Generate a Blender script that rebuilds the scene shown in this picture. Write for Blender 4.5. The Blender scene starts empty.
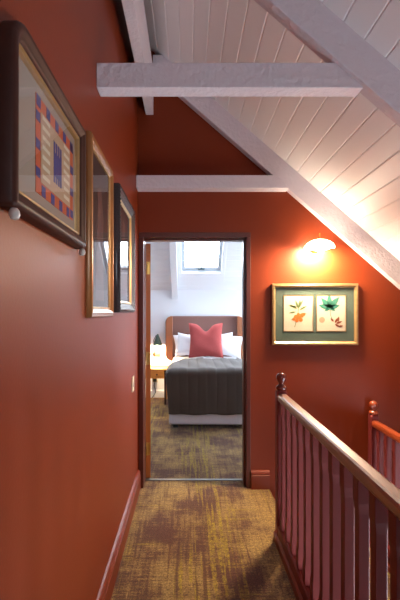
import bpy, bmesh, math, random
from mathutils import Vector, Matrix
random.seed(7)
S = bpy.context.scene
COL = S.collection
PI = math.pi

# ------------------------------------------------------------------ materials
MATS = {}
def srgb(r, g, b):
    f = lambda c: c/12.92 if c <= .04045 else ((c+.055)/1.055)**2.4
    return (f(r/255), f(g/255), f(b/255), 1)

def mat(name, col, rough=.5, metal=0.0, bump=0.0, bscale=60, spec=.5, coat=0.0, coatr=.15, vary=0.0, vscale=6,
        stretch=(1, 1, 1), sheen=0.0):
    m = bpy.data.materials.new(name); m.use_nodes = True
    nt = m.node_tree; N = nt.nodes; L = nt.links
    p = N['Principled BSDF']
    p.inputs['Base Color'].default_value = col
    p.inputs['Roughness'].default_value = rough
    p.inputs['Metallic'].default_value = metal
    p.inputs['Specular IOR Level'].default_value = spec
    p.inputs['Coat Weight'].default_value = coat
    p.inputs['Coat Roughness'].default_value = coatr
    p.inputs['Sheen Weight'].default_value = sheen
    tc = N.new('ShaderNodeTexCoord'); mp = N.new('ShaderNodeMapping')
    mp.inputs['Scale'].default_value = stretch
    L.new(tc.outputs['Object'], mp.inputs['Vector'])
    if bump:
        n = N.new('ShaderNodeTexNoise'); n.inputs['Scale'].default_value = bscale
        n.inputs['Detail'].default_value = 4
        L.new(mp.outputs['Vector'], n.inputs['Vector'])
        b = N.new('ShaderNodeBump'); b.inputs['Strength'].default_value = bump
        b.inputs['Distance'].default_value = .01
        L.new(n.outputs['Fac'], b.inputs['Height']); L.new(b.outputs['Normal'], p.inputs['Normal'])
    if vary:
        n2 = N.new('ShaderNodeTexNoise'); n2.inputs['Scale'].default_value = vscale
        n2.inputs['Detail'].default_value = 5
        L.new(mp.outputs['Vector'], n2.inputs['Vector'])
        mx = N.new('ShaderNodeMix'); mx.data_type = 'RGBA'
        mx.inputs[6].default_value = tuple(c*(1-vary) for c in col[:3]) + (1,)
        mx.inputs[7].default_value = tuple(min(1, c*(1+vary)) for c in col[:3]) + (1,)
        L.new(n2.outputs['Fac'], mx.inputs[0]); L.new(mx.outputs[2], p.inputs['Base Color'])
    MATS[name] = m
    return m

def emit(name, col, strength):
    m = bpy.data.materials.new(name); m.use_nodes = True
    nt = m.node_tree; p = nt.nodes['Principled BSDF']
    p.inputs['Base Color'].default_value = col
    p.inputs['Emission Color'].default_value = col
    p.inputs['Emission Strength'].default_value = strength
    return m

def glass(name, tint=(1, 1, 1, 1), rough=.0, ior=1.5):
    m = bpy.data.materials.new(name); m.use_nodes = True
    nt = m.node_tree; N = nt.nodes; L = nt.links
    N.remove(N['Principled BSDF'])
    t = N.new('ShaderNodeBsdfTransparent'); t.inputs['Color'].default_value = tint
    g = N.new('ShaderNodeBsdfGlossy'); g.inputs['Roughness'].default_value = rough
    lw = N.new('ShaderNodeLayerWeight'); lw.inputs['Blend'].default_value = .5
    pw_ = N.new('ShaderNodeMath'); pw_.operation = 'POWER'; pw_.inputs[1].default_value = 5; L.new(lw.outputs['Facing'], pw_.inputs[0])
    f = N.new('ShaderNodeMath'); f.operation = 'MULTIPLY_ADD'; f.inputs[1].default_value = .92; f.inputs[2].default_value = .045
    L.new(pw_.outputs[0], f.inputs[0])
    mx = N.new('ShaderNodeMixShader')
    L.new(f.outputs[0], mx.inputs[0]); L.new(t.outputs[0], mx.inputs[1]); L.new(g.outputs[0], mx.inputs[2])
    L.new(mx.outputs[0], N['Material Output'].inputs['Surface'])
    return m

def carpet_mat():
    m = bpy.data.materials.new('woven_carpet'); m.use_nodes = True
    nt = m.node_tree; N = nt.nodes; L = nt.links
    p = N['Principled BSDF']; p.inputs['Roughness'].default_value = .95
    p.inputs['Specular IOR Level'].default_value = .1
    p.inputs['Sheen Weight'].default_value = .15
    tc = N.new('ShaderNodeTexCoord')
    def noise(scale, sv, detail=4, rough=.6, dist=0.0, loc=(0, 0, 0)):
        mp = N.new('ShaderNodeMapping'); mp.inputs['Scale'].default_value = sv; mp.inputs['Location'].default_value = loc
        L.new(tc.outputs['Object'], mp.inputs['Vector'])
        n = N.new('ShaderNodeTexNoise'); n.inputs['Scale'].default_value = scale
        n.inputs['Detail'].default_value = detail; n.inputs['Roughness'].default_value = rough
        n.inputs['Distortion'].default_value = dist
        L.new(mp.outputs['Vector'], n.inputs['Vector']); return n.outputs['Fac']
    def ramp(fac, a, b):
        r = N.new('ShaderNodeMapRange'); r.inputs['From Min'].default_value = a; r.inputs['From Max'].default_value = b
        L.new(fac, r.inputs['Value']); return r.outputs['Result']
    def mul(a, b):
        r = N.new('ShaderNodeMath'); r.operation = 'MULTIPLY'
        L.new(a, r.inputs[0])
        if isinstance(b, float): r.inputs[1].default_value = b
        else: L.new(b, r.inputs[1])
        return r.outputs[0]
    def mix(fac, a, b, mode='MIX'):
        r = N.new('ShaderNodeMix'); r.data_type = 'RGBA'; r.blend_type = mode
        if isinstance(fac, float): r.inputs[0].default_value = fac
        else: L.new(fac, r.inputs[0])
        for s, v in ((6, a), (7, b)):
            if isinstance(v, tuple): r.inputs[s].default_value = v
            else: L.new(v, r.inputs[s])
        return r.outputs[2]
    gold = srgb(192, 158, 92); brown = srgb(104, 64, 50); yellow = srgb(190, 164, 48); plum = srgb(104, 68, 56)
    def addn(a, b, k):
        r = N.new('ShaderNodeMath'); r.operation = 'MULTIPLY_ADD'; L.new(b, r.inputs[0]); r.inputs[1].default_value = k; L.new(a, r.inputs[2]); return r.outputs[0]
    grain = noise(1, (150, 110, 1), 2, .8)
    rows = noise(1, (5, 60, 1), 4, .75)
    cols = noise(1, (60, 3, 1), 4, .7)
    patch = ramp(addn(addn(addn(noise(1, (3.0, 2.6, 1), 3, .6), grain, .42), rows, .50), cols, .42), 1.04, 1.26)             # worn patches
    weftp = ramp(noise(1, (5, 48, 1), 5, .7), .44, .62)                 # cross-ways worn rows
    c = mix(patch, gold, brown)
    c = mix(mul(weftp, .35), c, plum)
    warp = ramp(noise(1, (38, 1.4, 1), 3, .55, loc=(3, 0, 0)), .50, .56)   # long yellow threads
    brk = ramp(noise(1, (30, 38, 1), 3, .7), .36, .56)
    sx = N.new('ShaderNodeSeparateXYZ'); L.new(tc.outputs['Object'], sx.inputs[0])
    bx_ = N.new('ShaderNodeMath'); bx_.operation = 'MULTIPLY_ADD'; bx_.inputs[1].default_value = 9.5; bx_.inputs[2].default_value = .2; L.new(sx.outputs[0], bx_.inputs[0])
    sn = N.new('ShaderNodeMath'); sn.operation = 'SINE'; L.new(bx_.outputs[0], sn.inputs[0])
    wmask = ramp(addn(noise(1, (3.0, 1.1, 1), 3, .5, loc=(7.3, 2, 0)), sn.outputs[0], .16), .44, .60)
    c = mix(mul(mul(warp, brk), mul(wmask, .85)), c, yellow)
    warp2 = ramp(noise(1, (30, 1.1, 1), 3, .55, loc=(9, 4, 0)), .57, .66)
    c = mix(mul(warp2, .8), c, brown)
    weft = ramp(noise(1, (1.6, 30, 1), 3, .55, loc=(1, 8, 0)), .60, .68)
    c = mix(mul(mul(weft, brk), .5), c, yellow)
    spk = noise(1, (130, 100, 1), 3, .9)
    spk2 = ramp(spk, .42, .62)
    c = mix(mul(spk2, .62), c, (.02, .012, .008, 1))
    flk = ramp(noise(1, (44, 105, 1), 3, .85), .47, .57)
    c = mix(mul(flk, .55), c, srgb(66, 44, 34))
    L.new(c, p.inputs['Base Color'])
    b = N.new('ShaderNodeBump'); b.inputs['Strength'].default_value = .6; b.inputs['Distance'].default_value = .006
    L.new(spk, b.inputs['Height']); L.new(b.outputs['Normal'], p.inputs['Normal'])
    return m

M_RED = mat('terracotta_paint', srgb(123, 47, 18), .45, spec=.25, bump=.04, bscale=90, vary=.06, vscale=3)
M_REDTRIM = mat('terracotta_gloss', srgb(120, 46, 22), .38, spec=.4, bump=.03, bscale=40)
M_WHITE = mat('white_beam_paint', srgb(224, 214, 220), .5, bump=.9, bscale=38, stretch=(1, 1, 1))
M_PLANK = mat('white_plank_paint', srgb(246, 245, 246), .45, bump=.05, bscale=40)
M_BWHITE = mat('bedroom_white', srgb(232, 235, 241), .6)
M_MAROON = mat('maroon_gloss', srgb(116, 41, 37), .5, spec=.3, bump=.05, bscale=50, vary=.1)
M_RAIL = mat('stained_handrail', srgb(122, 70, 50), .36, bump=.05, bscale=30, vary=.25, vscale=8, stretch=(8, 1, 8), coat=1.0, coatr=.3)
M_FINIAL = mat('dark_red_gloss', srgb(104, 40, 30), .22, coat=.5)
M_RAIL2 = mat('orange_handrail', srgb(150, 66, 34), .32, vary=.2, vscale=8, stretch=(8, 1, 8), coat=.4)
M_CARPET = carpet_mat()
M_DOORWOOD = mat('pine_door', srgb(178, 98, 44), .4, vary=.25, vscale=5, stretch=(10, 10, .6))
M_FRAMEWOOD = mat('dark_door_lining', srgb(84, 36, 26), .35, vary=.3, vscale=6, stretch=(8, 8, .8))
M_BRASS = mat('brass', srgb(206, 166, 92), .3, 1.0)
M_STEEL = mat('threshold_metal', srgb(120, 116, 112), .5, 1.0)
M_DARKWOOD = mat('dark_walnut', srgb(60, 29, 20), .48, spec=.25, vary=.35, vscale=7, stretch=(4, 4, 4))
M_BLACKWOOD = mat('ebonised_wood', srgb(44, 28, 28), .35, bump=.6, bscale=120, coat=.3)
M_GOLD = mat('antique_gold', srgb(192, 158, 108), .36, .8, vary=.2, vscale=30)
M_GOLDWOOD = mat('gilded_wood', srgb(150, 98, 48), .32, .35, vary=.3, vscale=12, coat=.3)
M_GLASS = glass('picture_glass')
M_WINGLASS = glass('window_glass')
M_MAT = mat('cream_mount', srgb(146, 132, 118), .8)
M_GREEN = mat('green_mount', srgb(84, 98, 84), .85, bump=.1, bscale=200)
M_PAPER = mat('print_paper', srgb(206, 192, 166), .85, vary=.05, vscale=20)
M_ORANGE = mat('ink_orange', srgb(186, 84, 42), .8)
M_BLUE = mat('ink_blue', srgb(48, 56, 118), .8)
M_TAN = mat('ink_tan', srgb(176, 146, 116), .8)
M_TEAL = mat('ink_teal', srgb(50, 118, 98), .8)
M_LEAF = mat('ink_leaf', srgb(98, 112, 62), .8)
M_RUST = mat('ink_rust', srgb(130, 66, 40), .8)
M_ORANGEBERRY = mat('ink_berry', srgb(196, 104, 30), .8)
M_DARKART = mat('dark_art', srgb(50, 28, 26), .8, vary=.5, vscale=5)
M_DARKART2 = mat('dark_art_figure', srgb(96, 60, 52), .8, vary=.3, vscale=9)
M_KNOB = mat('pale_knob', srgb(186, 178, 170), .3)
M_SWITCH = mat('ivory_plastic', srgb(214, 200, 172), .35)
M_SHEET = mat('white_cotton', srgb(238, 238, 242), .85, bump=.1, bscale=25)
M_BEDBASE = mat('pale_valance', srgb(206, 200, 204), .9)
M_THROW = mat('taupe_velvet', srgb(62, 48, 38), .75, bump=.1, bscale=200, vary=.18, vscale=5, sheen=.25)
M_CUSHION = mat('coral_linen', srgb(180, 78, 76), .85, bump=.25, bscale=260, vary=.1, vscale=20)
M_HEAD = mat('mauve_brown_leather', srgb(128, 92, 84), .5, bump=.1, bscale=90)
M_HEADLIT = mat('lamplit_leather', srgb(150, 92, 60), .45, bump=.1, bscale=90)  # headboard edge leather, warm bedside lamp glow put into the base colour
M_TABLE = mat('orange_pine', srgb(206, 132, 52), .4, vary=.2, vscale=5, stretch=(1, 8, 8))
M_LAMPWOOD = mat('lamp_backplate_wood', srgb(138, 96, 58), .5, vary=.2)
M_SHADE = mat('green_metal_shade', srgb(70, 88, 78), .35, .3)
M_BLACK = mat('black_plastic', srgb(36, 34, 34), .4)
M_SASH = mat('sash_grey', srgb(196, 206, 214), .4)
M_HANDLE = mat('grey_handle', srgb(96, 112, 118), .3, .6)
M_BARK = mat('bark', srgb(120, 108, 96), .9)
M_LAMPGLASS = emit('lit_lamp_glass', (1.0, .82, .60, 1), 30)
M_BULB = emit('lit_bulb', (1.0, .74, .44, 1), 2600)
M_WALLBULB = emit('lit_wall_bulb', (1.0, .80, .56, 1), 660)

# ------------------------------------------------------------------ mesh helpers
class MB:
    def __init__(s): s.v = []; s.f = []; s.mi = []; s.cur = 0
    def add(s, vs, fs):
        o = len(s.v); s.v += [tuple(x) for x in vs]; s.f += [tuple(i+o for i in f) for f in fs]; s.mi += [s.cur]*len(fs); return s
    def box(s, x0, x1, y0, y1, z0, z1):
        vs = [(x, y, z) for x in (x0, x1) for y in (y0, y1) for z in (z0, z1)]
        return s.add(vs, [(0, 1, 3, 2), (4, 6, 7, 5), (0, 4, 5, 1), (2, 3, 7, 6), (0, 2, 6, 4), (1, 5, 7, 3)])
    def prism(s, poly, axis, a, b):
        """poly: 2-D points; axis 'x','y','z' is the extrusion axis from a to b"""
        def P(p, t):
            return {'x': (t, p[0], p[1]), 'y': (p[0], t, p[1]), 'z': (p[0], p[1], t)}[axis]
        n = len(poly)
        vs = [P(p, a) for p in poly] + [P(p, b) for p in poly]
        fs = [tuple(range(n)), tuple(range(2*n-1, n-1, -1))] + [(i, i+n, (i+1) % n+n, (i+1) % n) for i in range(n)]
        return s.add(vs, fs)
    def rings(s, rings, cap=True, loop=False):
        n = len(rings[0]); m = len(rings)
        vs = [p for r in rings for p in r]; fs = []
        for i in range(m if loop else m-1):
            j = (i+1) % m
            for k in range(n):
                l = (k+1) % n
                fs.append((i*n+k, i*n+l, j*n+l, j*n+k))
        if cap and not loop:
            fs.append(tuple(range(n-1, -1, -1))); fs.append(tuple((m-1)*n+k for k in range(n)))
        return s.add(vs, fs)
    def lathe(s, prof, c=(0, 0, 0), n=20, axis='z'):
        rr = []
        for r, h in prof:
            ring = []
            for k in range(n):
                a = 2*PI*k/n
                x, y = max(r, 1e-4)*math.cos(a), max(r, 1e-4)*math.sin(a)
                if axis == 'z': p = (c[0]+x, c[1]+y, c[2]+h)
                elif axis == 'y': p = (c[0]+x, c[1]+h, c[2]+y)
                else: p = (c[0]+h, c[1]+x, c[2]+y)
                ring.append(p)
            rr.append(ring)
        return s.rings(rr)
    def tube(s, pts, r, n=8):
        pts = [Vector(p) for p in pts]; rr = []
        for i, p in enumerate(pts):
            d = (pts[min(i+1, len(pts)-1)] - pts[max(i-1, 0)]).normalized()
            up = Vector((0, 0, 1)) if abs(d.z) < .9 else Vector((1, 0, 0))
            a = d.cross(up).normalized(); b = d.cross(a)
            q = r[i] if isinstance(r, (list, tuple)) else r
            rr.append([tuple(p + a*q*math.cos(2*PI*k/n) + b*q*math.sin(2*PI*k/n)) for k in range(n)])
        return s.rings(rr)
    def map(s, fn): s.v = [tuple(fn(v)) for v in s.v]; return s

def put(name, mb, m, parent=None, bevel=0.0, smooth=False, seg=2, loc=None):
    me = bpy.data.meshes.new(name); me.from_pydata(mb.v, [], mb.f)
    for p_, i_ in zip(me.polygons, mb.mi): p_.material_index = i_
    bm = bmesh.new(); bm.from_mesh(me)
    bmesh.ops.recalc_face_normals(bm, faces=bm.faces); bm.to_mesh(me); bm.free()
    ms = m if isinstance(m, (list, tuple)) else [m]
    for x in ms: me.materials.append(x)
    o = bpy.data.objects.new(name, me); COL.objects.link(o)
    if parent: o.parent = parent
    if loc: o.location = loc
    if bevel:
        b = o.modifiers.new('bevel', 'BEVEL'); b.width = bevel; b.segments = seg; b.limit_method = 'ANGLE'
        b.angle_limit = math.radians(40); b.harden_normals = False
    if smooth:
        for p in me.polygons: p.use_smooth = True
        me.set_sharp_from_angle(angle=math.radians(smooth if smooth is not True else 45))
    return o

def tag(o, label, cat, group=None):
    o['label'] = label; o['category'] = cat; o['kind'] = 'thing'
    if group: o['group'] = group
    return o
def thing(name, label, cat, loc, group=None, rz=0):
    o = bpy.data.objects.new(name, None); o.empty_display_size = .1
    COL.objects.link(o); o.location = loc; o.rotation_euler[2] = rz
    return tag(o, label, cat, group)
def struct(name, mb, m, label=None, **k):
    o = put(name, mb, m, **k)
    if not k.get('parent'): o['kind'] = 'structure'
    if label: o['label'] = label
    return o

# ------------------------------------------------------------------ the shell
XL, XR = -.41, 2.05          # hall side walls
YB, YF = -2.2, 3.27          # hall back wall, front face of the far wall
YW = 3.45                    # bedroom side of the far wall
BX0, BX1, BY1 = -1.9, 2.3, 6.75
ZLOW = -2.5
CZ = lambda x: 3.32 - .87*x        # underside of the sloping hall ceiling
KX = .87

# floors
f = MB(); f.prism([(XL-.1, YB-.1), (.60, YB-.1), (.60, 2.5), (.664, 2.5), (.664, YF), (.512, YF), (.512, YW-.03), (XL-.1, YW-.03)], 'z', -.12, 0)
struct('floor', f, M_CARPET, 'hall floor under patterned gold and brown woven carpet')
f = MB(); f.box(BX0, BX1, YW-.015, BY1, -.12, 0)
struct('floor_bedroom', f, M_CARPET, 'bedroom floor under patterned woven carpet beyond the doorway')
t = MB(); t.prism([(-.365, .0), (.477, .0), (.477, .007), (-.365, .007)], 'y', 3.41, 3.445)
struct('trim_1', t, M_STEEL, 'metal threshold strip across the bedroom doorway', bevel=.003)
# two steps down to a quarter landing, then a flight towards the viewer
f = MB(); f.prism([(.60, YF), (1.30, YF), (1.136, 3.03), (.664, 2.65), (.60, 2.6)], 'z', -.444, -.22); struct('floor_step', f, M_CARPET, 'carpeted step down from the hall')
f = MB(); f.box(.62, 1.56, 2.60, YF, -.60, -.445)
struct('floor_landing', f, M_CARPET, 'carpeted quarter landing two steps below the hall')
f = MB()
for k in range(9):
    y1 = 2.60-.24*k; z = -.445-.19*(k+1)
    f.box(.62, 1.56, y1-.26, y1, z-.19, z)
struct('floor_flight', f, M_CARPET, 'carpeted stair flight descending beside the balustrade')
f = MB(); f.box(.3, XR, YB, YF, ZLOW-.1, ZLOW); struct('floor_lower', f, M_CARPET)
w = MB(); w.box(.56, .62, YB, 2.5, ZLOW, -.1); struct('wall_stairwell', w, M_RED)
w = MB(); w.box(.62, .68, 2.5, 2.53, -.45, -.0); struct('trim_2', w, M_REDTRIM)

# walls
w = MB(); w.box(XL-.12, XL, YB-.1, YF, -.1, 3.9); struct('wall_left', w, M_RED)
DX0, DX1, DZ = -.402, .512, 2.09                                          # rough door opening
w = MB()
w.box(BX0, DX0, YF, YW, -.1, 4.0); w.box(DX0, DX1, YF, YW, DZ, 4.0); w.box(DX1, XR+.3, YF, YW, ZLOW, 4.0)
struct('wall_far', w, M_RED)
w = MB(); w.box(BX0, DX0, YW, YW+.01, 0, 4.0); w.box(DX0, DX1, YW, YW+.01, DZ, 4.0); w.box(DX1, BX1, YW, YW+.01, 0, 4.0)
struct('wall_bedroom_front', w, M_BWHITE)
RY0, RY1, RZ0, RZ1 = .75, 1.85, -1.4, .55
w = MB(); w.box(XR, XR+.1, YB, RY0, ZLOW, 3.0); w.box(XR, XR+.1, RY1, YF, ZLOW, 3.0)
w.box(XR, XR+.1, RY0, RY1, ZLOW, RZ0); w.box(XR, XR+.1, RY0, RY1, RZ1, 3.0); struct('wall_right', w, M_RED)
k = MB()
for (a0, a1, b0, b1) in ((RY0, RY1, RZ0, RZ0+.05), (RY0, RY1, RZ1-.05, RZ1), (RY0, RY0+.05, RZ0+.05, RZ1-.05), (RY1-.05, RY1, RZ0+.05, RZ1-.05), (1.28, 1.32, RZ0+.05, RZ1-.05)):
    k.box(XR-.01, XR+.06, a0, a1, b0, b1)
ws = struct('window_4', k, M_WHITE)
k = MB(); k.add([(XR+.03, RY0, RZ0), (XR+.03, RY1, RZ0), (XR+.03, RY1, RZ1), (XR+.03, RY0, RZ1)], [(0, 1, 2, 3)]); put('pane', k, M_WINGLASS, ws)
HX0, HX1, HZ0, HZ1 = .2, .85, 1.65, 2.35
w = MB(); w.box(XL-.12, HX0, YB-.1, YB, ZLOW, 4.0); w.box(HX1, XR+.1, YB-.1, YB, ZLOW, 4.0)
w.box(HX0, HX1, YB-.1, YB, ZLOW, HZ0); w.box(HX0, HX1, YB-.1, YB, HZ1, 4.0); struct('wall_back', w, M_RED)

# ceiling of bevelled tongue-and-groove planks running along the hall
cm = MB(); pw = .093; g = .0045
nx, nz = KX/math.hypot(1, KX), 1/math.hypot(1, KX)                         # outward (up) normal of the slope
def plank(x0, x1, y0, y1):
    # underside profile with chamfered edges; thickness .02 upwards
    P = lambda x, d: (x + nx*d, CZ(x) + nz*d)
    poly = [P(x0, .006), P(x0+g, 0), P(x1-g, 0), P(x1, .006), P(x1, .03), P(x0, .03)]
    cm.prism(poly, 'y', y0, y1)
x = XL - .02
while x < XR + .1:
    x1 = x + pw
    plank(x, x1, YB, YF)
    x = x1
struct('ceiling', cm, M_PLANK, 'white tongue and groove boards of the sloping hall ceiling')

# exposed timbers (part of the building)
KR = .87
def slope_beam(y0, y1, lo, th, x0, x1):
    b = MB(); xc = (lo+th-2.06)/KR; b.prism([(x0, 1.44+lo-KR*x0), (x1, 1.44+lo-KR*x1), (x1, 1.44+lo+th-KR*x1), (xc, 3.50), (x0, 3.50)], 'y', y0, y1); return b
b = slope_beam(3.20, YF, 1.685, .197, -.282, XR); 
struct('trim_3', b, M_WHITE, 'white painted rafter against the far red wall', bevel=.004)
b = slope_beam(1.765, 1.832, 1.687, .195, -.282, XR)
struct('trim_4', b, M_WHITE, 'white painted rafter nearest the viewer on the sloping ceiling', bevel=.004)
b = MB(); b.prism([(XL, 2.444), (.786, 2.444), (.66, 2.557), (XL, 2.557)], 'y', 1.79, 1.868)
struct('trim_5', b, M_WHITE, 'white tie beam crossing the hall nearest the viewer', bevel=.004)
b = MB(); b.prism([(XL, 2.421), (.80, 2.421), (.70, 2.524), (XL, 2.524)], 'y', 3.165, YF)
struct('trim_6', b, M_WHITE, 'white tie beam on the far wall above the doorway', bevel=.004)
b = MB(); b.box(-.345, -.282, YB, YF, 3.05, 3.42)
struct('trim_7', b, M_WHITE, 'white ridge beam running along the hall by the left wall', bevel=.004)

# baseboards
def base_prof(h=.15, t=.024):
    return [(0, 0), (t, 0), (t, h-.04), (t-.004, h-.036), (t-.002, h-.026), (t-.006, h-.012), (t-.014, h-.003), (0, h)]
b = MB(); b.prism([(XL+p[0], p[1]) for p in base_prof(.155)], 'y', YB, YF)
struct('baseboard_left', b, M_REDTRIM)
b = MB()
b.prism([(YF-p[0], p[1]) for p in base_prof(.15)], 'x', DX1+.003, .664)
b.prism([(YF-p[0], p[1]-.22) for p in base_prof(.13)], 'x', .664, 1.34)
b.prism([(YF-p[0], p[1]-.445) for p in base_prof(.145)], 'x', 1.34, 1.56)
struct('baseboard_far', b, M_REDTRIM)

# door lining, door leaf
l = MB()
l.box(DX0, -.365, YF-.004, YW+.005, 0, DZ-.04); l.box(.477, DX1, YF-.004, YW+.005, 0, DZ-.04)
l.box(DX0, DX1, YF-.004, YW+.005, DZ-.04, DZ)
l.box(.462, .477, 3.33, 3.41, 0, DZ-.04); l.box(-.365, .462, 3.33, 3.41, DZ-.054, DZ-.04)
struct('trim_8', l, M_FRAMEWOOD, 'dark brown timber lining of the bedroom doorway', bevel=.003)
d = MB()
for (a0, a1, z0, z1, t0, t1) in [(0, .10, .008, 2.03, 0, .04), (.70, .80, .008, 2.03, 0, .04), (.10, .70, .008, .2, 0, .04), (.10, .70, 1.93, 2.03, 0, .04),
                                 (.10, .70, .9, 1.02, 0, .04), (.10, .70, .2, .9, .012, .028), (.10, .70, 1.02, 1.93, .012, .028)]:
    d.box(a0, a1, t0, t1, z0, z1)
door = struct('door_1', d, M_DOORWOOD, 'orange pine bedroom door standing open', loc=(-.324, 3.462, 0))
door.rotation_euler[2] = math.radians(96)
for z in (.257, 1.04, 1.82):
    h = MB(); h.box(-.0025, 0, .006, .030, z-.055, z+.055); h.lathe([(.007, -.055), (.007, .055)], (-.004, .033, z), 10)
    put('hinge', h, M_BRASS, door)
hd = MB(); hd.tube([(.75, .04, 1.0), (.75, .09, 1.0), (.63, .09, 1.0)], .009); hd.box(.73, .77, .04, .045, .93, 1.07)
hd.tube([(.75, 0, 1.0), (.75, -.05, 1.0), (.63, -.05, 1.0)], .009); put('handle', hd, M_BRASS, door, smooth=True)

# hall window behind the viewer
def quad_frame(x0, x1, y0, y1, wd, zf, dn, dp, mb):
    for (a0, a1, b0, b1) in ((x0, x1, y0, y0+wd), (x0, x1, y1-wd, y1), (x0, x0+wd, y0+wd, y1-wd), (x1-wd, x1, y0+wd, y1-wd)):
        vs = []
        for x in (a0, a1):
            for y in (b0, b1):
                for dd in (dn, dp): vs.append(zf(x, y, dd))
        mb.add(vs, [(0, 1, 3, 2), (4, 6, 7, 5), (0, 4, 5, 1), (2, 3, 7, 6), (0, 2, 6, 4), (1, 5, 7, 3)])
k = MB()
for (a0, a1, b0, b1) in ((HX0, HX1, HZ0, HZ0+.06), (HX0, HX1, HZ1-.06, HZ1), (HX0, HX0+.06, HZ0+.06, HZ1-.06), (HX1-.06, HX1, HZ0+.06, HZ1-.06), ((HX0+HX1)/2-.02, (HX0+HX1)/2+.02, HZ0+.06, HZ1-.06)):
    k.box(a0, a1, YB-.07, YB+.01, b0, b1)
sk = struct('window_1', k, M_PLANK)
k = MB(); k.add([(HX0, YB-.04, HZ0), (HX1, YB-.04, HZ0), (HX1, YB-.04, HZ1), (HX0, YB-.04, HZ1)], [(0, 1, 2, 3)])
put('pane', k, M_WINGLASS, sk)

# ------------------------------------------------------------------ bedroom shell
SZ0 = 1.81; SB = .866; YR = 4.95
BZ = lambda y: SZ0 + SB*(BY1 - y)
w = MB(); w.box(BX0, BX1, BY1, BY1+.1, 0, SZ0+.1); struct('wall_bedroom_back', w, M_BWHITE)
w = MB(); w.box(BX0-.1, BX0, YW, BY1, 0, 3.7); struct('wall_bedroom_left', w, M_BWHITE)
w = MB()
WY0, WY1, WZ0, WZ1 = 4.9, 6.4, .8, 1.75
w.box(BX1, BX1+.1, YW, WY0, 0, 3.7); w.box(BX1, BX1+.1, WY1, BY1, 0, 3.7)
w.box(BX1, BX1+.1, WY0, WY1, 0, WZ0); w.box(BX1, BX1+.1, WY0, WY1, WZ1, 3.7); struct('wall_bedroom_right', w, M_BWHITE)
k = MB()
for (a0, a1, b0, b1) in ((WY0, WY1, WZ0, WZ0+.06), (WY0, WY1, WZ1-.06, WZ1), (WY0, WY0+.06, WZ0+.06, WZ1-.06), (WY1-.06, WY1, WZ0+.06, WZ1-.06), (5.62, 5.68, WZ0+.06, WZ1-.06)):
    k.box(BX1-.01, BX1+.06, a0, a1, b0, b1)
wr = struct('window_3', k, M_BWHITE)
k = MB(); k.add([(BX1+.03, WY0, WZ0), (BX1+.03, WY1, WZ0), (BX1+.03, WY1, WZ1), (BX1+.03, WY0, WZ1)], [(0, 1, 2, 3)]); put('pane', k, M_WINGLASS, wr)
# sloping boarded ceiling with skylight opening
KX0, KX1, KY0, KY1 = -.085, .615, 5.75, 6.92
cb = MB(); ny_, nz_ = SB/math.hypot(1, SB), 1/math.hypot(1, SB)
PX0, PX1, PY0, PY1 = -.125, .555, 5.65, 6.475       # opening in x and y
def bplank(y0, y1, x0, x1):
    P = lambda y, d: (y + ny_*d, BZ(y) + nz_*d)
    cb.prism([P(y0, .004), P(y0+.003, 0), P(y1-.003, 0), P(y1, .004), P(y1, .03), P(y0, .03)], 'x', x0, x1)
y = BY1 + .01
while y > YR:
    y0 = y - .085
    if y0 < PY1 and y > PY0:
        bplank(y0, y, BX0, PX0); bplank(y0, y, PX1, BX1)
    else: bplank(y0, y, BX0, BX1)
    y = y0
cb.box(BX0, BX1, YW, YR+.03, BZ(YR), BZ(YR)+.05)
struct('ceiling_bedroom', cb, M_BWHITE, 'white boarded sloping bedroom ceiling')
zb = lambda x, y, d: (x, y+ny_*d, BZ(y)+nz_*d)
k = MB(); quad_frame(PX0-.035, PX1+.035, PY0-.035, PY1+.035, .06, zb, -.012, .115, k)
sk2 = struct('window_2', k, M_BWHITE, 'white skylight in the bedroom ceiling above the bed', bevel=.004)
k = MB(); quad_frame(PX0+.025, PX1-.025, PY0+.02, PY1-.03, .05, zb, .05, .11, k); put('sash', k, M_SASH, sk2, bevel=.004)
k = MB(); k.add([zb(x_, y_, d_) for x_ in (PX0-.035, PX1+.035) for y_ in (PY1+.03, PY1+.115) for d_ in (-.014, .02)], [(0, 1, 3, 2), (4, 6, 7, 5), (0, 4, 5, 1), (2, 3, 7, 6), (0, 2, 6, 4), (1, 5, 7, 3)])
put('sill', k, M_BWHITE, sk2, bevel=.004)
k = MB(); k.add([zb(PX0+.05, PY0+.04, .085), zb(PX1-.05, PY0+.04, .085), zb(PX1-.05, PY1-.05, .085), zb(PX0+.05, PY1-.05, .085)], [(0, 1, 2, 3)])
put('pane', k, M_WINGLASS, sk2)
k = MB(); c = Vector(zb((PX0+PX1)/2, PY1-.055, .04)); k.box(c.x-.05, c.x+.05, c.y-.012, c.y+.012, c.z-.012, c.z+.012)
k.tube([c, c+Vector((.0, -.03, .05)), c+Vector((.01, -.035, .085))], .009); put('handle', k, M_HANDLE, sk2, smooth=True)
# bedroom rafter beside the skylight
k = MB(); n0 = []
for yy, zz in ((6.73, BZ(6.73)), (5.0, BZ(5.0)), (5.0, BZ(5.0)-.165), (6.73, BZ(6.73)-.165)): n0.append((yy, zz))
k.prism(n0, 'x', -.275, -.17); struct('trim_9', k, M_BWHITE, 'white bedroom rafter left of the skylight', bevel=.005)
k = MB(); k.prism([(BY1-p[0], p[1]) for p in base_prof(.13, .02)], 'x', BX0, BX1); struct('baseboard_bedroom', k, M_BWHITE)

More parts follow.
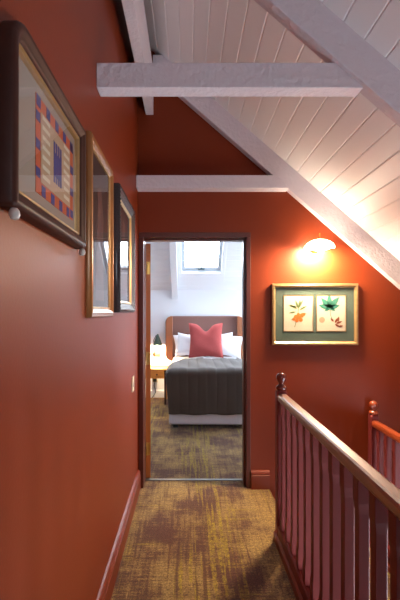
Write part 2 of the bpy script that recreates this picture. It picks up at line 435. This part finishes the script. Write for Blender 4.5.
# ------------------------------------------------------------------ pictures
def rrect(w, h, r, n=6):
    pts = []
    for ci, (sx, sy) in enumerate(((1, 1), (-1, 1), (-1, -1), (1, -1))):
        rr = r[ci]; cx, cy = sx*(w/2-rr), sy*(h/2-rr)
        for k in range(n+1):
            a = ci*PI/2 + k*PI/2/n
            pts.append((cx+rr*math.cos(a), cy+rr*math.sin(a)))
    return pts
def moulding(w, h, prof, r=(0, 0, 0, 0)):
    mb = MB(); rr = []
    for d, z in prof:
        rr.append([(p[0], p[1], z) for p in rrect(w-2*d, h-2*d, [max(x-d, .0004) for x in r])])
    return mb.rings(rr, cap=False, loop=True)
LEFTMAP = lambda v: (v[2], v[0], v[1])     # u -> +Y, v -> Z, n -> +X
FARMAP = lambda v: (v[0], -v[2], v[1])     # u -> +X, v -> Z, n -> -Y
def rect(mb, u0, u1, v0, v1, z):
    return mb.add([(u0, v0, z), (u1, v0, z), (u1, v1, z), (u0, v1, z)], [(0, 1, 2, 3)])
def slab(mb, u0, u1, v0, v1, z0, z1):
    return mb.box(u0, u1, v0, v1, z0, z1)

# 1: dark walnut frame, patterned textile picture
W1, H1, c1 = .61, .437, (XL, 1.168, 1.888)
p1 = thing('framed_picture', 'dark walnut framed patchwork picture nearest the viewer on the left wall', 'picture', c1, 'framed pictures on the left wall')
R1 = (.012, .075, .012, .012)
put('frame', moulding(W1, H1, [(0, 0), (0, .026), (.004, .034), (.012, .038), (.022, .036), (.028, .030), (.034, .030), (.040, .026), (.046, .018), (.046, 0)], R1).map(LEFTMAP), M_DARKWOOD, p1, smooth=50)
put('slip', moulding(W1-.09, H1-.09, [(0, .008), (0, .022), (.004, .024), (.010, .014), (.012, .008)]).map(LEFTMAP), M_GOLD, p1)
b = MB(); slab(b, -W1/2+.03, W1/2-.03, -H1/2+.03, H1/2-.03, .002, .008); put('mount', b.map(LEFTMAP), M_MAT, p1)
art = MB(); a0, a1, b0, b1 = -.115, .222, -.130, .132
slab(art, a0, a1, b0, b1, .008, .0095); q = art; q.cur = 1; n_ = 9
for i in range(n_):
    for e in (0, 1):
        u = a0 + (a1-a0)*(i+.5)/n_
        if i % 2 == e: slab(q, u-.015, u+.015, (b0 if e else b1-.03), (b0+.03 if e else b1), .0095, .0102)
n_ = 7
for i in range(n_):
    v = b0 + (b1-b0)*(i+.5)/n_
    for e in (0, 1):
        if i % 2 == e: slab(q, (a0 if e else a1-.03), (a0+.03 if e else a1), v-.013, v+.013, .0095, .0102)
q.cur = 2; slab(q, a0+.035, a1-.035, b0+.035, b1-.035, .0095, .0104); q.cur = 3
for i in range(7):
    v = b0+.05+i*.027
    slab(q, a0+.045, a0+.105, v, v+.012, .0104, .011); slab(q, a1-.105, a1-.045, v, v+.012, .0104, .011)
q.cur = 1
for i in range(4):
    slab(q, .022+.02*i, .034+.02*i, b0+.07, b1-.07, .0104, .0112)
slab(q, .03, .09, -.04, .03, .0104, .0114); put('artwork', q.map(LEFTMAP), [M_ORANGE, M_BLUE, M_TAN, M_PAPER], p1)
g_ = MB(); rect(g_, -W1/2+.046, W1/2-.046, -H1/2+.046, H1/2-.046, .020); put('glass', g_.map(LEFTMAP), M_GLASS, p1)
for s_ in (-1, 1):
    kb = MB(); kb.lathe([(.0, -.026), (.009, -.023), (.0125, -.014), (.011, -.006), (.007, 0)], (0, 0, 0), 14)
    put('knob', kb, M_KNOB, p1, smooth=True, loc=(.026, s_*(W1/2-.022), -H1/2))

# 2: gilded frame
W2, H2, c2 = .476, .75, (XL, 1.842, 1.792)
p2 = thing('framed_picture', 'tall gilded wooden frame with dark picture between two darker frames', 'picture', c2, 'framed pictures on the left wall')
put('frame', moulding(W2, H2, [(0, 0), (0, .018), (.005, .024), (.012, .021), (.020, .025), (.030, .019), (.036, .012), (.040, .010), (.040, 0)]).map(LEFTMAP), M_GOLDWOOD, p2, smooth=50)
put('slip', moulding(W2-.078, H2-.078, [(0, .006), (0, .0135), (.006, .012), (.008, .006)]).map(LEFTMAP), M_GOLD, p2)
b = MB(); slab(b, -W2/2+.03, W2/2-.03, -H2/2+.03, H2/2-.03, .002, .006); ao = put('artwork', b.map(LEFTMAP), M_DARKART, p2)
q = MB(); q.prism([(-.10, -.30), (.08, -.30), (.05, -.05), (.07, .08), (.02, .22), (-.06, .2), (-.05, .05), (-.09, -.1)], 'z', .006, .0066); put('figure', q.map(LEFTMAP), M_DARKART2, ao)
g_ = MB(); rect(g_, -W2/2+.04, W2/2-.04, -H2/2+.04, H2/2-.04, .011); put('glass', g_.map(LEFTMAP), M_GLASS, p2)

# 3: ebonised frame
W3, H3, c3 = .62, .715, (XL, 2.515, 1.795)
p3 = thing('framed_picture', 'black carved frame with gold inner edge, nearest the doorway on left wall', 'picture', c3, 'framed pictures on the left wall')
put('frame', moulding(W3, H3, [(0, 0), (0, .028), (.006, .036), (.020, .034), (.030, .026), (.042, .024), (.050, .016), (.055, .014), (.055, 0)]).map(LEFTMAP), M_BLACKWOOD, p3, smooth=50)
bd = MB()
for (ax, n_, fx) in ((0, 30, H3/2-.013), (0, 30, -H3/2+.013), (1, 34, W3/2-.013), (1, 34, -W3/2+.013)):
    for i in range(n_):
        t_ = (i+.5)/n_-.5
        u, v = (t_*(W3-.03), fx) if ax == 0 else (fx, t_*(H3-.03))
        bd.lathe([(.0, .006), (.0055, .003), (.006, 0), (.0, 0)], (u, v, .034), 6)
put('beading', bd.map(LEFTMAP), M_BLACKWOOD, p3, smooth=True)
put('slip', moulding(W3-.108, H3-.108, [(0, .006), (0, .018), (.006, .018), (.016, .010), (.018, .006)]).map(LEFTMAP), M_GOLD, p3)
b = MB(); slab(b, -W3/2+.04, W3/2-.04, -H3/2+.04, H3/2-.04, .002, .006); ao = put('artwork', b.map(LEFTMAP), M_DARKART, p3)
q = MB(); q.prism([(-.13, -.25), (.14, -.25), (.12, -.02), (.05, .1), (.06, .2), (-.04, .22), (-.07, .08), (-.12, -.05)], 'z', .006, .0066); put('figure', q.map(LEFTMAP), M_DARKART2, ao)
g_ = MB(); rect(g_, -W3/2+.055, W3/2-.055, -H3/2+.055, H3/2-.055, .011); put('glass', g_.map(LEFTMAP), M_GLASS, p3)

# 4: gold frame with two botanical prints
W4, H4, c4 = .70, .50, (1.033, YF, 1.421)
p4 = thing('framed_picture', 'gold framed pair of botanical prints on a green mount', 'picture', c4)
put('frame', moulding(W4, H4, [(0, 0), (0, .020), (.004, .027), (.010, .025), (.016, .028), (.022, .020), (.026, .014), (.030, .012), (.030, 0)]).map(FARMAP), M_GOLD, p4, smooth=50)
b = MB(); slab(b, -W4/2+.02, W4/2-.02, -H4/2+.02, H4/2-.02, .002, .008); put('mount', b.map(FARMAP), M_GREEN, p4)
def leaf(mb, x, y, ang, ln, wd, z0, z1, n=7):
    pts = []
    for i in range(n+1):
        t_ = i/n; pts.append((t_*ln, wd*math.sin(PI*t_**.8)*.5))
    for i in range(n-1, 0, -1):
        t_ = i/n; pts.append((t_*ln, -wd*math.sin(PI*t_**.8)*.5))
    ca, sa = math.cos(math.radians(ang)), math.sin(math.radians(ang))
    mb.prism([(x+p[0]*ca-p[1]*sa, y+p[0]*sa+p[1]*ca) for p in pts], 'z', z0, z1)
def stem(mb, pts, r=.0022, z=.0106):
    for (xa, ya), (xb, yb) in zip(pts[:-1], pts[1:]):
        d = Vector((xb-xa, yb-ya)).normalized(); n = Vector((-d.y, d.x))*r
        mb.prism([(xa+n.x, ya+n.y), (xb+n.x, yb+n.y), (xb-n.x, yb-n.y), (xa-n.x, ya-n.y)], 'z', .0098, z)
for sgn, cx in ((-1, -.134), (1, .134)):
    pr = MB(); slab(pr, cx-.122, cx+.122, -.140, .158, .008, .0098); prt = put('print', pr.map(FARMAP), M_PAPER, p4)
    put('gilt_edge', moulding(.244, .298, [(0, .008), (0, .0112), (.006, .0112), (.006, .008)]).map(lambda v: (v[0]+cx, v[1]+.009, v[2])).map(FARMAP), M_GOLD, prt)
    if sgn < 0:
        a = MB()
        for (x_, y_, an, ln, wd) in ((-.01, .045, 150, .07, .016), (0, .05, 110, .07, .018), (.0, .05, 60, .08, .016), (.01, .035, 30, .07, .015), (-.02, .02, 190, .06, .014),
                                     (.01, .0, 10, .06, .014), (-.02, -.02, 215, .05, .013), (.01, .07, 85, .05, .015), (-.015, .06, 170, .065, .014)):
            leaf(a, cx+x_, y_, an, ln, wd, .0098, .0108)
        stem(a, [(cx-.03, -.105), (cx-.012, -.04), (cx, .03), (cx+.005, .09)])
        put('leaves', a.map(FARMAP), M_LEAF, prt)
        a = MB()
        for (x_, y_, r_) in ((-.02, -.02, .017), (.005, -.025, .018), (.028, -.012, .016), (.02, -.045, .017), (-.012, -.05, .015), (.045, .0, .013), (-.035, -.04, .012), (.0, .0, .013)):
            a.lathe([(r_, 0), (r_, .0014), (0, .0018)], (cx+x_, y_, .0098), 10)
        put('berries', a.map(FARMAP), M_ORANGEBERRY, prt)
    else:
        a = MB()
        for (an, ln, wd) in ((168, .095, .040), (132, .11, .044), (92, .115, .042), (48, .12, .046), (12, .085, .038), (215, .05, .026), (-30, .055, .024)):
            leaf(a, cx-.012, .055, an, ln, wd, .0098, .0108)
        stem(a, [(cx-.012, .055), (cx-.004, -.01), (cx+.015, -.05)])
        put('leaves', a.map(FARMAP), M_TEAL, prt)
        a = MB()
        for (x_, y_, an, ln) in ((.03, -.07, 60, .05), (.04, -.075, 20, .055), (.03, -.08, -30, .05), (.02, -.06, 130, .04), (.055, -.06, 80, .045), (.06, -.1, 10, .04)):
            leaf(a, cx+x_, y_, an, ln, .017, .0098, .0108)
        put('brown_leaves', a.map(FARMAP), M_RUST, prt)
        a = MB(); a.lathe([(.024, 0), (.024, .001), (0, .0012)], (cx-.075, -.045, .0098), 16); put('seed_pod', a.map(FARMAP), M_TAN, prt)
g_ = MB(); rect(g_, -W4/2+.03, W4/2-.03, -H4/2+.03, H4/2-.03, .0135); put('glass', g_.map(FARMAP), M_GLASS, p4)

# ------------------------------------------------------------------ switch, wall lamp
sw = thing('light_switch', 'ivory light switch plate on the left wall below the black frame', 'switch', (XL, 2.95, .91))
b = MB(); b.box(0, .008, -.043, .043, -.055, .055); put('plate', b, M_SWITCH, sw, bevel=.003)
b = MB(); b.prism([(.008, -.02), (.013, -.02), (.009, .02), (.008, .02)], 'y', -.012, .012); put('rocker', b, M_KNOB, sw)

lp = thing('wall_lamp', 'lit wall lamp with scalloped glass shade above the botanical prints', 'lamp', (1.035, YF, 1.966))
b = MB(); b.lathe([(.0, -.022), (.03, -.02), (.045, -.008), (.048, 0)], (0, 0, 0), 20, 'y'); put('backplate', b, M_BRASS, lp, smooth=True)
b = MB(); b.tube([(0, -.01, .0), (0, -.05, .03), (0, -.10, .064), (0, -.125, .050)], .007); b.tube([(0, -.125, .05), (0, -.125, .085)], .004); b.lathe([(0, .0), (.006, .004), (0, .01)], (0, -.125, .083), 8)
put('arm', b, M_BRASS, lp, smooth=True)
b = MB(); rr = []
LY = -.125
for r_, h_ in ((.022, .040), (.05, .036), (.080, .022), (.102, .004), (.112, -.012), (.106, -.015), (.094, -.006), (.070, -.010)):
    ring = []
    for k_ in range(48):
        a = 2*PI*k_/48; fl = 1 + .06*math.cos(9*a)*min(1, (r_/.09)**2)
        ring.append((r_*fl*math.cos(a), LY + r_*fl*math.sin(a), h_ - .007*math.cos(9*a)*(r_/.1)**2))
    rr.append(ring)
b.rings(rr, cap=True); put('glass_shade', b, M_LAMPGLASS, lp, smooth=60)
b = MB(); rr = []
for r_, h_ in ((.086, -.008), (.088, -.016), (.074, -.027), (.048, -.035), (.022, -.039), (.003, -.040)):
    rr.append([(r_*math.cos(2*PI*k_/32)*(1+.03*math.cos(8*2*PI*k_/32)), LY+r_*math.sin(2*PI*k_/32)*(1+.03*math.cos(8*2*PI*k_/32)), h_) for k_ in range(32)])
b.rings(rr); put('glass_bowl', b, M_WALLBULB, lp, smooth=60)

# ------------------------------------------------------------------ balustrades
def baluster_mb(z0, z1, w=.043):
    mb = MB(); rr = []
    h = w/2
    for z, c_, hh in ((z0, .001, h), (z0+.085, .001, h), (z0+.10, .0015, h-.002), (z0+.12, .0018, h-.0035), (z1-.12, .0018, h-.0035), (z1-.10, .0015, h-.002), (z1-.085, .001, h), (z1, .001, h)):
        rr.append([(hh, -hh+c_, z), (hh, hh-c_, z), (hh-c_, hh, z), (-hh+c_, hh, z), (-hh, hh-c_, z), (-hh, -hh+c_, z), (-hh+c_, -hh, z), (hh-c_, -hh, z)])
    return mb.rings(rr)
def newel(root, y, top, m, mball, zb=0.0, w=.062):
    h = w/2
    mb = MB(); rr = []
    for z, hh, c_ in ((zb, h, .004), (top-.012, h, .004), (top, h-.006, .004)):
        rr.append([(hh, y-hh+c_, z), (hh, y+hh-c_, z), (hh-c_, y+hh, z), (-hh+c_, y+hh, z), (-hh, y+hh-c_, z), (-hh, y-hh+c_, z), (-hh+c_, y-hh, z), (hh-c_, y-hh, z)])
    mb.rings(rr); nw = put('newel_post', mb, m, root)
    fm = MB(); fm.lathe([(.026, 0), (.034, .008), (.036, .018), (.030, .027), (.019, .033), (.0145, .041), (.018, .048), (.028, .060), (.0325, .076), (.031, .090), (.022, .103), (.010, .109), (0, .110)], (0, y, top), 20)
    put('finial', fm, mball, nw, smooth=60)
def rail_prof(zt, w=.056, h=.048):
    a = w/2
    return [(-a+.006, zt-h), (-a, zt-h+.010), (-a, zt-.016), (-a+.004, zt-.004), (-a+.012, zt), (a-.012, zt), (a-.004, zt-.004), (a, zt-.016), (a, zt-h+.010), (a-.006, zt-h)]
bl = thing('balustrade', 'maroon balustrade with glossy handrail beside the hall carpet', 'balustrade', (.583, 0, 0))
newel(bl, 2.50, .952, M_MAROON, M_FINIAL); newel(bl, .16, .952, M_MAROON, M_FINIAL)
b = MB(); b.prism(rail_prof(.935), 'y', .19, 2.47); put('handrail', b, M_RAIL, bl)
b = MB(); b.prism([(-.028, .055), (.028, .055), (.028, .115), (.018, .125), (-.018, .125), (-.028, .115)], 'y', .19, 2.47); put('bottom_rail', b, M_MAROON, bl)
b = MB(); b.prism([(-.040, 0.0), (.040, 0.0), (.040, .045), (.030, .055), (-.030, .055), (-.040, .045)], 'y', .12, 2.54); put('kerb', b, M_REDTRIM, bl)
proto = put('baluster', baluster_mb(.125, .89), M_MAROON, bl); proto.location = (0, 2.422, 0)
for i in range(1, 18):
    o = proto.copy(); COL.objects.link(o); o.parent = bl; o.location = (0, 2.422-.12*i, 0)
zl = -.445
b2 = thing('balustrade', 'lower maroon balustrade with orange handrail against the far wall', 'balustrade', (1.49, 0, zl))
newel(b2, 3.215, 1.062, M_MAROON, M_RAIL2); newel(b2, 2.0, 1.045, M_MAROON, M_RAIL2)
b = MB(); b.prism(rail_prof(1.02), 'y', 2.03, 3.19); put('handrail', b, M_RAIL2, b2)
b = MB(); b.prism([(-.028, .10), (.028, .10), (.028, .155), (.018, .165), (-.018, .165), (-.028, .155)], 'y', 2.03, 3.19); put('bottom_rail', b, M_MAROON, b2)
b = MB(); b.prism([(-.035, 0), (.06, 0), (.06, .04), (-.035, .04)], 'y', 1.95, 3.246); put('kerb', b, M_REDTRIM, b2)
proto = put('baluster', baluster_mb(.165, .975), M_MAROON, b2); proto.location = (0, 3.10, 0)
for i in range(1, 9):
    o = proto.copy(); COL.objects.link(o); o.parent = b2; o.location = (0, 3.10-.12*i, 0)

# ------------------------------------------------------------------ bed
BC = .28; bx0, bx1, byf, byh = -.235, .795, 4.92, 6.64
bed = thing('bed', 'bed with mauve-brown upholstered headboard seen through the doorway', 'bed', (BC, byf, 0))
L_ = lambda mb: mb.map(lambda v: (v[0]-BC, v[1]-byf, v[2]))
b = MB(); b.box(bx0, bx1, byf, byh, .05, .36); put('base', L_(b), M_BEDBASE, bed, bevel=.02, seg=3, smooth=True)
b = MB(); b.box(bx0-.01, bx1+.01, byf-.01, byh, .36, .705); put('mattress', L_(b), M_SHEET, bed, bevel=.05, seg=4, smooth=True)
for sx in (bx0+.08, bx1-.08):
    for sy in (byf+.1, byh-.1):
        b = MB(); b.box(sx-.03, sx+.03, sy-.03, sy+.03, 0, .05); put('leg', L_(b), M_BLACK, bed)
hb = MB(); pts = rrect(1.294, .735, (.11,)*4); hb.prism([(p[0]+BC, p[1]+1.005) for p in pts], 'y', 6.67, 6.735)
ho = put('headboard', L_(hb), M_HEAD, bed, bevel=.018, seg=3, smooth=True)
for s_ in (-1, 1):
    wg = MB(); pts = rrect(.115, .735, (.10, .01, .01, .10) if s_ > 0 else (.01, .10, .10, .01)); xx = BC+s_*(.650-.0575)
    wg.prism([(p[0]+xx, p[1]+1.005) for p in pts], 'y', 6.58, 6.69)
    put('wing', L_(wg), M_HEADLIT, ho, bevel=.02, seg=3, smooth=True)

# quilted throw over the foot of the bed
tw = MB(); NU, NV = 120, 70
tx0, tx1, ztop, zb_ = bx0-.045, bx1+.045, .732, .19
def throw_pt(u, v):
    x = tx0 + (tx1-tx0)*u
    # start line: crooked, nearer the foot at the left edge
    sl = max(0, 1-(u/.24))
    ys = 6.0 - .75*sl**1.3
    ltop = ys - byf; lh = ztop-zb_ ; tot = ltop+lh
    s_ = v*tot; r = .06
    if s_ < ltop - r: y, z, ny, nz2 = ys-s_, ztop, 0, 1
    elif s_ < ltop + r:
        a = (s_-(ltop-r))/(2*r)*PI/2; y = byf+r - r*1.0*math.sin(a) - .03*math.sin(a); z = ztop - r + r*math.cos(a); ny, nz2 = -math.sin(a), math.cos(a)
    else:
        y, z, ny, nz2 = byf-.03, ztop-(s_-ltop), -1, 0
    q_ = abs(math.sin(PI*(x-bx0)/.118)); puff = .009*q_**.35
    hang = max(0, (ztop-z)/lh)
    fold = .012*math.sin(x*13+1)*hang**1.5 + .010*math.exp(-((x-.22)/.03)**2)*hang
    y += ny*(puff+.012+fold); z += nz2*(puff+.006)
    # side drop with rounded shoulder
    ed = min(x-tx0, tx1-x)
    if ed < .09: 
        k_ = 1-ed/.09; 
        if nz2 > .5: z -= .05*k_**3
        else: y += .03*k_**2
    # taper of the hanging left edge
    if u < .3: x += .045*hang*(1-u/.3)
    z += .004*math.sin(x*19+y*7)
    return (x, y, z)
gv = [throw_pt(i/NU, j/NV) for j in range(NV+1) for i in range(NU+1)]
tw.add(gv, [(j*(NU+1)+i, j*(NU+1)+i+1, (j+1)*(NU+1)+i+1, (j+1)*(NU+1)+i) for j in range(NV) for i in range(NU)])
# side drops
to = put('bed_throw', tw, M_THROW, smooth=True)
so = to.modifiers.new('thick', 'SOLIDIFY'); so.thickness = .014; so.offset = -1
tag(to, 'dark taupe channel-quilted throw across the foot of the bed', 'throw')

def pillow_mb(w, h, t, chop=0.0, n=26, pinch=.10):
    mb = MB(); vs = []; fs = []
    for side in (1, -1):
        for j in range(n+1):
            for i in range(n+1):
                u, v = 2*i/n-1, 2*j/n-1
                x = u*w/2*(1-pinch*(1-abs(v)**1.5)*1.0*(abs(u)))
                z = v*h/2*(1-pinch*(1-abs(u)**1.5)*abs(v))
                th = t/2*((1-u**4)*(1-v**4))**.55
                if chop and v > -.2:
                    k_ = (v+.2)/1.2; z -= chop*k_**2*math.exp(-(u/.33)**2); th *= 1-.35*k_*math.exp(-(u/.3)**2)
                th *= 1+.06*math.sin(5*u+3*v)*math.sin(4*v+1)
                vs.append((x, side*th, z))
    N1 = (n+1)**2
    for s_ in (0, 1):
        for j in range(n):
            for i in range(n):
                a = s_*N1+j*(n+1)+i; fs.append((a, a+1, a+n+2, a+n+1))
    # seam
    per = [i for i in range(n+1)] + [j*(n+1)+n for j in range(1, n+1)] + [n*(n+1)+i for i in range(n-1, -1, -1)] + [j*(n+1) for j in range(n-1, 0, -1)]
    for a, b_ in zip(per, per[1:]+per[:1]): fs.append((a, b_, b_+N1, a+N1))
    return mb.add(vs, fs)
def pillow(name, label, cat, m, loc, w, h, t, tilt, roll=0, chop=0, group=None, rz=0):
    mb = pillow_mb(w, h, t, chop); mb.map(lambda v: (v[0], v[1], v[2]+h/2))
    o = put(name, mb, m, smooth=True); o.location = loc
    o.rotation_euler = (math.radians(tilt), math.radians(roll), math.radians(rz))
    return tag(o, label, cat, group)
GP = 'white pillows against the headboard'
pillow('pillow', 'white pillow at back left, leaning on the headboard', 'pillow', M_SHEET, (.03, 6.44, .735), .48, .37, .14, -18, -6, group=GP)
pillow('pillow', 'white pillow in front at left, beside the bedside lamp glow', 'pillow', M_SHEET, (.02, 6.25, .745), .46, .36, .13, -18, 8, group=GP)
pillow('pillow', 'white pillow at back right, leaning on the headboard', 'pillow', M_SHEET, (.53, 6.44, .735), .48, .37, .14, -18, -6, group=GP)
pillow('pillow', 'white pillow in front at right, tilted behind the coral cushion', 'pillow', M_SHEET, (.60, 6.25, .745), .46, .36, .13, -18, 9, group=GP)
pillow('cushion', 'square coral cushion with dented top in the middle of the bed', 'cushion', M_CUSHION, (.275, 6.08, .742), .53, .545, .17, -14, 0, chop=.11)

# ------------------------------------------------------------------ bedside
nx0, nx1, ny0, ny1, nzt = -.86, -.335, 6.20, 6.64, .556
nt_ = thing('bedside_table', 'orange pine bedside table with one drawer, left of the bed', 'bedside table', (nx0, ny0, 0))
l2 = lambda mb: mb.map(lambda v: (v[0]-nx0, v[1]-ny0, v[2]))
b = MB(); b.box(nx0-.01, nx1+.01, ny0-.012, ny1, nzt-.022, nzt); put('top', l2(b), M_TABLE, nt_, bevel=.004)
b = MB(); b.box(nx0+.01, nx1-.01, ny0+.015, ny1-.01, nzt-.15, nzt-.022); put('carcass', l2(b), M_TABLE, nt_)
b = MB(); b.box(nx0+.04, nx1-.04, ny0+.003, ny0+.015, nzt-.14, nzt-.032); dr = put('drawer', l2(b), M_TABLE, nt_, bevel=.003)
b = MB(); b.lathe([(.006, 0), (.006, -.01), (.013, -.018), (.009, -.026), (0, -.027)], (nx0+.38, ny0+.003, nzt-.085), 12, 'y'); put('knob', l2(b), M_DARKWOOD, dr, smooth=True)
for sx in (nx0+.02, nx1-.02):
    for sy in (ny0+.025, ny1-.025):
        b = MB(); b.tube([(sx, sy, 0), (sx, sy, nzt-.022)], [.013, .019], 8); put('leg', l2(b), M_DARKWOOD if sx > -.5 and sy < 6.4 else M_TABLE, nt_, smooth=True)

bl_ = thing('bedside_lamp', 'small green cone-shaded reading lamp on the bedroom wall', 'lamp', (-.52, BY1, .755))
b = MB(); b.box(-.065, .065, -.022, 0, -.05, .05); put('backplate', b, M_LAMPWOOD, bl_, bevel=.004)
b = MB(); b.tube([(-.03, -.02, .03), (-.045, -.07, .12), (-.05, -.09, .22), (-.01, -.13, .295), (.0, -.14, .30)], .006); put('arm', b, M_BLACK, bl_, smooth=True)
b = MB(); b.lathe([(.012, .32), (.018, .30), (.03, .275), (.078, .135), (.074, .135), (.027, .270), (.012, .28)], (.02, -.14, 0), 24); put('shade', b, M_SHADE, bl_, smooth=50)
b = MB(); b.lathe([(0, .125), (.02, .132), (.028, .15), (.022, .175), (.012, .20), (.012, .24)], (.02, -.14, 0), 14); put('bulb', b, M_BULB, bl_, smooth=True)

pg = thing('wall_plug', 'black plug with hanging cord below the bedside table', 'plug', (-.555, BY1, .30))
b = MB(); b.box(-.045, .045, -.01, 0, -.045, .045); put('socket_plate', b, M_SWITCH, pg, bevel=.003)
b = MB(); b.box(-.03, .03, -.05, -.01, -.03, .03); put('plug_body', b, M_BLACK, pg, bevel=.008)
b = MB(); b.tube([(0, -.04, -.03), (-.012, -.05, -.09), (.006, -.055, -.15), (.012, -.06, -.20), (-.02, -.07, -.26), (-.05, -.09, -.292)], .007); put('cord', b, M_BLACK, pg, smooth=True)

# ------------------------------------------------------------------ light, camera
def portal(name, loc, rot, sx, sy):
    l = bpy.data.lights.new(name, 'AREA'); l.shape = 'RECTANGLE'; l.size = sx; l.size_y = sy
    l.cycles.is_portal = True
    o = bpy.data.objects.new(name, l); COL.objects.link(o); o.location = loc; o.rotation_euler = rot; return o
portal('portal_hall', ((HX0+HX1)/2, YB-.12, (HZ0+HZ1)/2), (math.radians(90), 0, 0), HX1-HX0+.1, HZ1-HZ0+.1)
sb = math.atan(SB); cyb = (PY0+PY1)/2
portal('portal_bedroom', ((PX0+PX1)/2, cyb+ny_*.2, BZ(cyb)+nz_*.2), (-sb, 0, 0), .8, 1.25)
portal('portal_stair', (XR+.12, (RY0+RY1)/2, (RZ0+RZ1)/2), (0, math.radians(90), 0), RZ1-RZ0+.1, RY1-RY0+.1)
portal('portal_side', (BX1+.12, (WY0+WY1)/2, (WZ0+WZ1)/2), (0, math.radians(90), 0), 1.1, 1.6)

W = bpy.data.worlds.new('World'); S.world = W; W.use_nodes = True
bg = W.node_tree.nodes['Background']; bg.inputs['Color'].default_value = (.78, .89, 1.0, 1); bg.inputs['Strength'].default_value = 20.5

cd = bpy.data.cameras.new('camera'); cam = bpy.data.objects.new('camera', cd); COL.objects.link(cam)
cam.location = (0, 0, 1.44); cam.rotation_euler = (math.radians(90), 0, 0)
cd.sensor_width = 36; cd.lens = 24; cd.shift_x = 12/600; cd.shift_y = 12/600; cd.clip_start = .02
S.camera = cam
S.view_settings.view_transform = 'Standard'; S.view_settings.look = 'None'
S.view_settings.exposure = .22; S.view_settings.gamma = 1; S.view_settings.use_curve_mapping = False
S.cycles.use_denoising = True
S.cycles.max_bounces = 10; S.cycles.diffuse_bounces = 6; S.cycles.transparent_max_bounces = 12
S.cycles.sample_clamp_indirect = 6
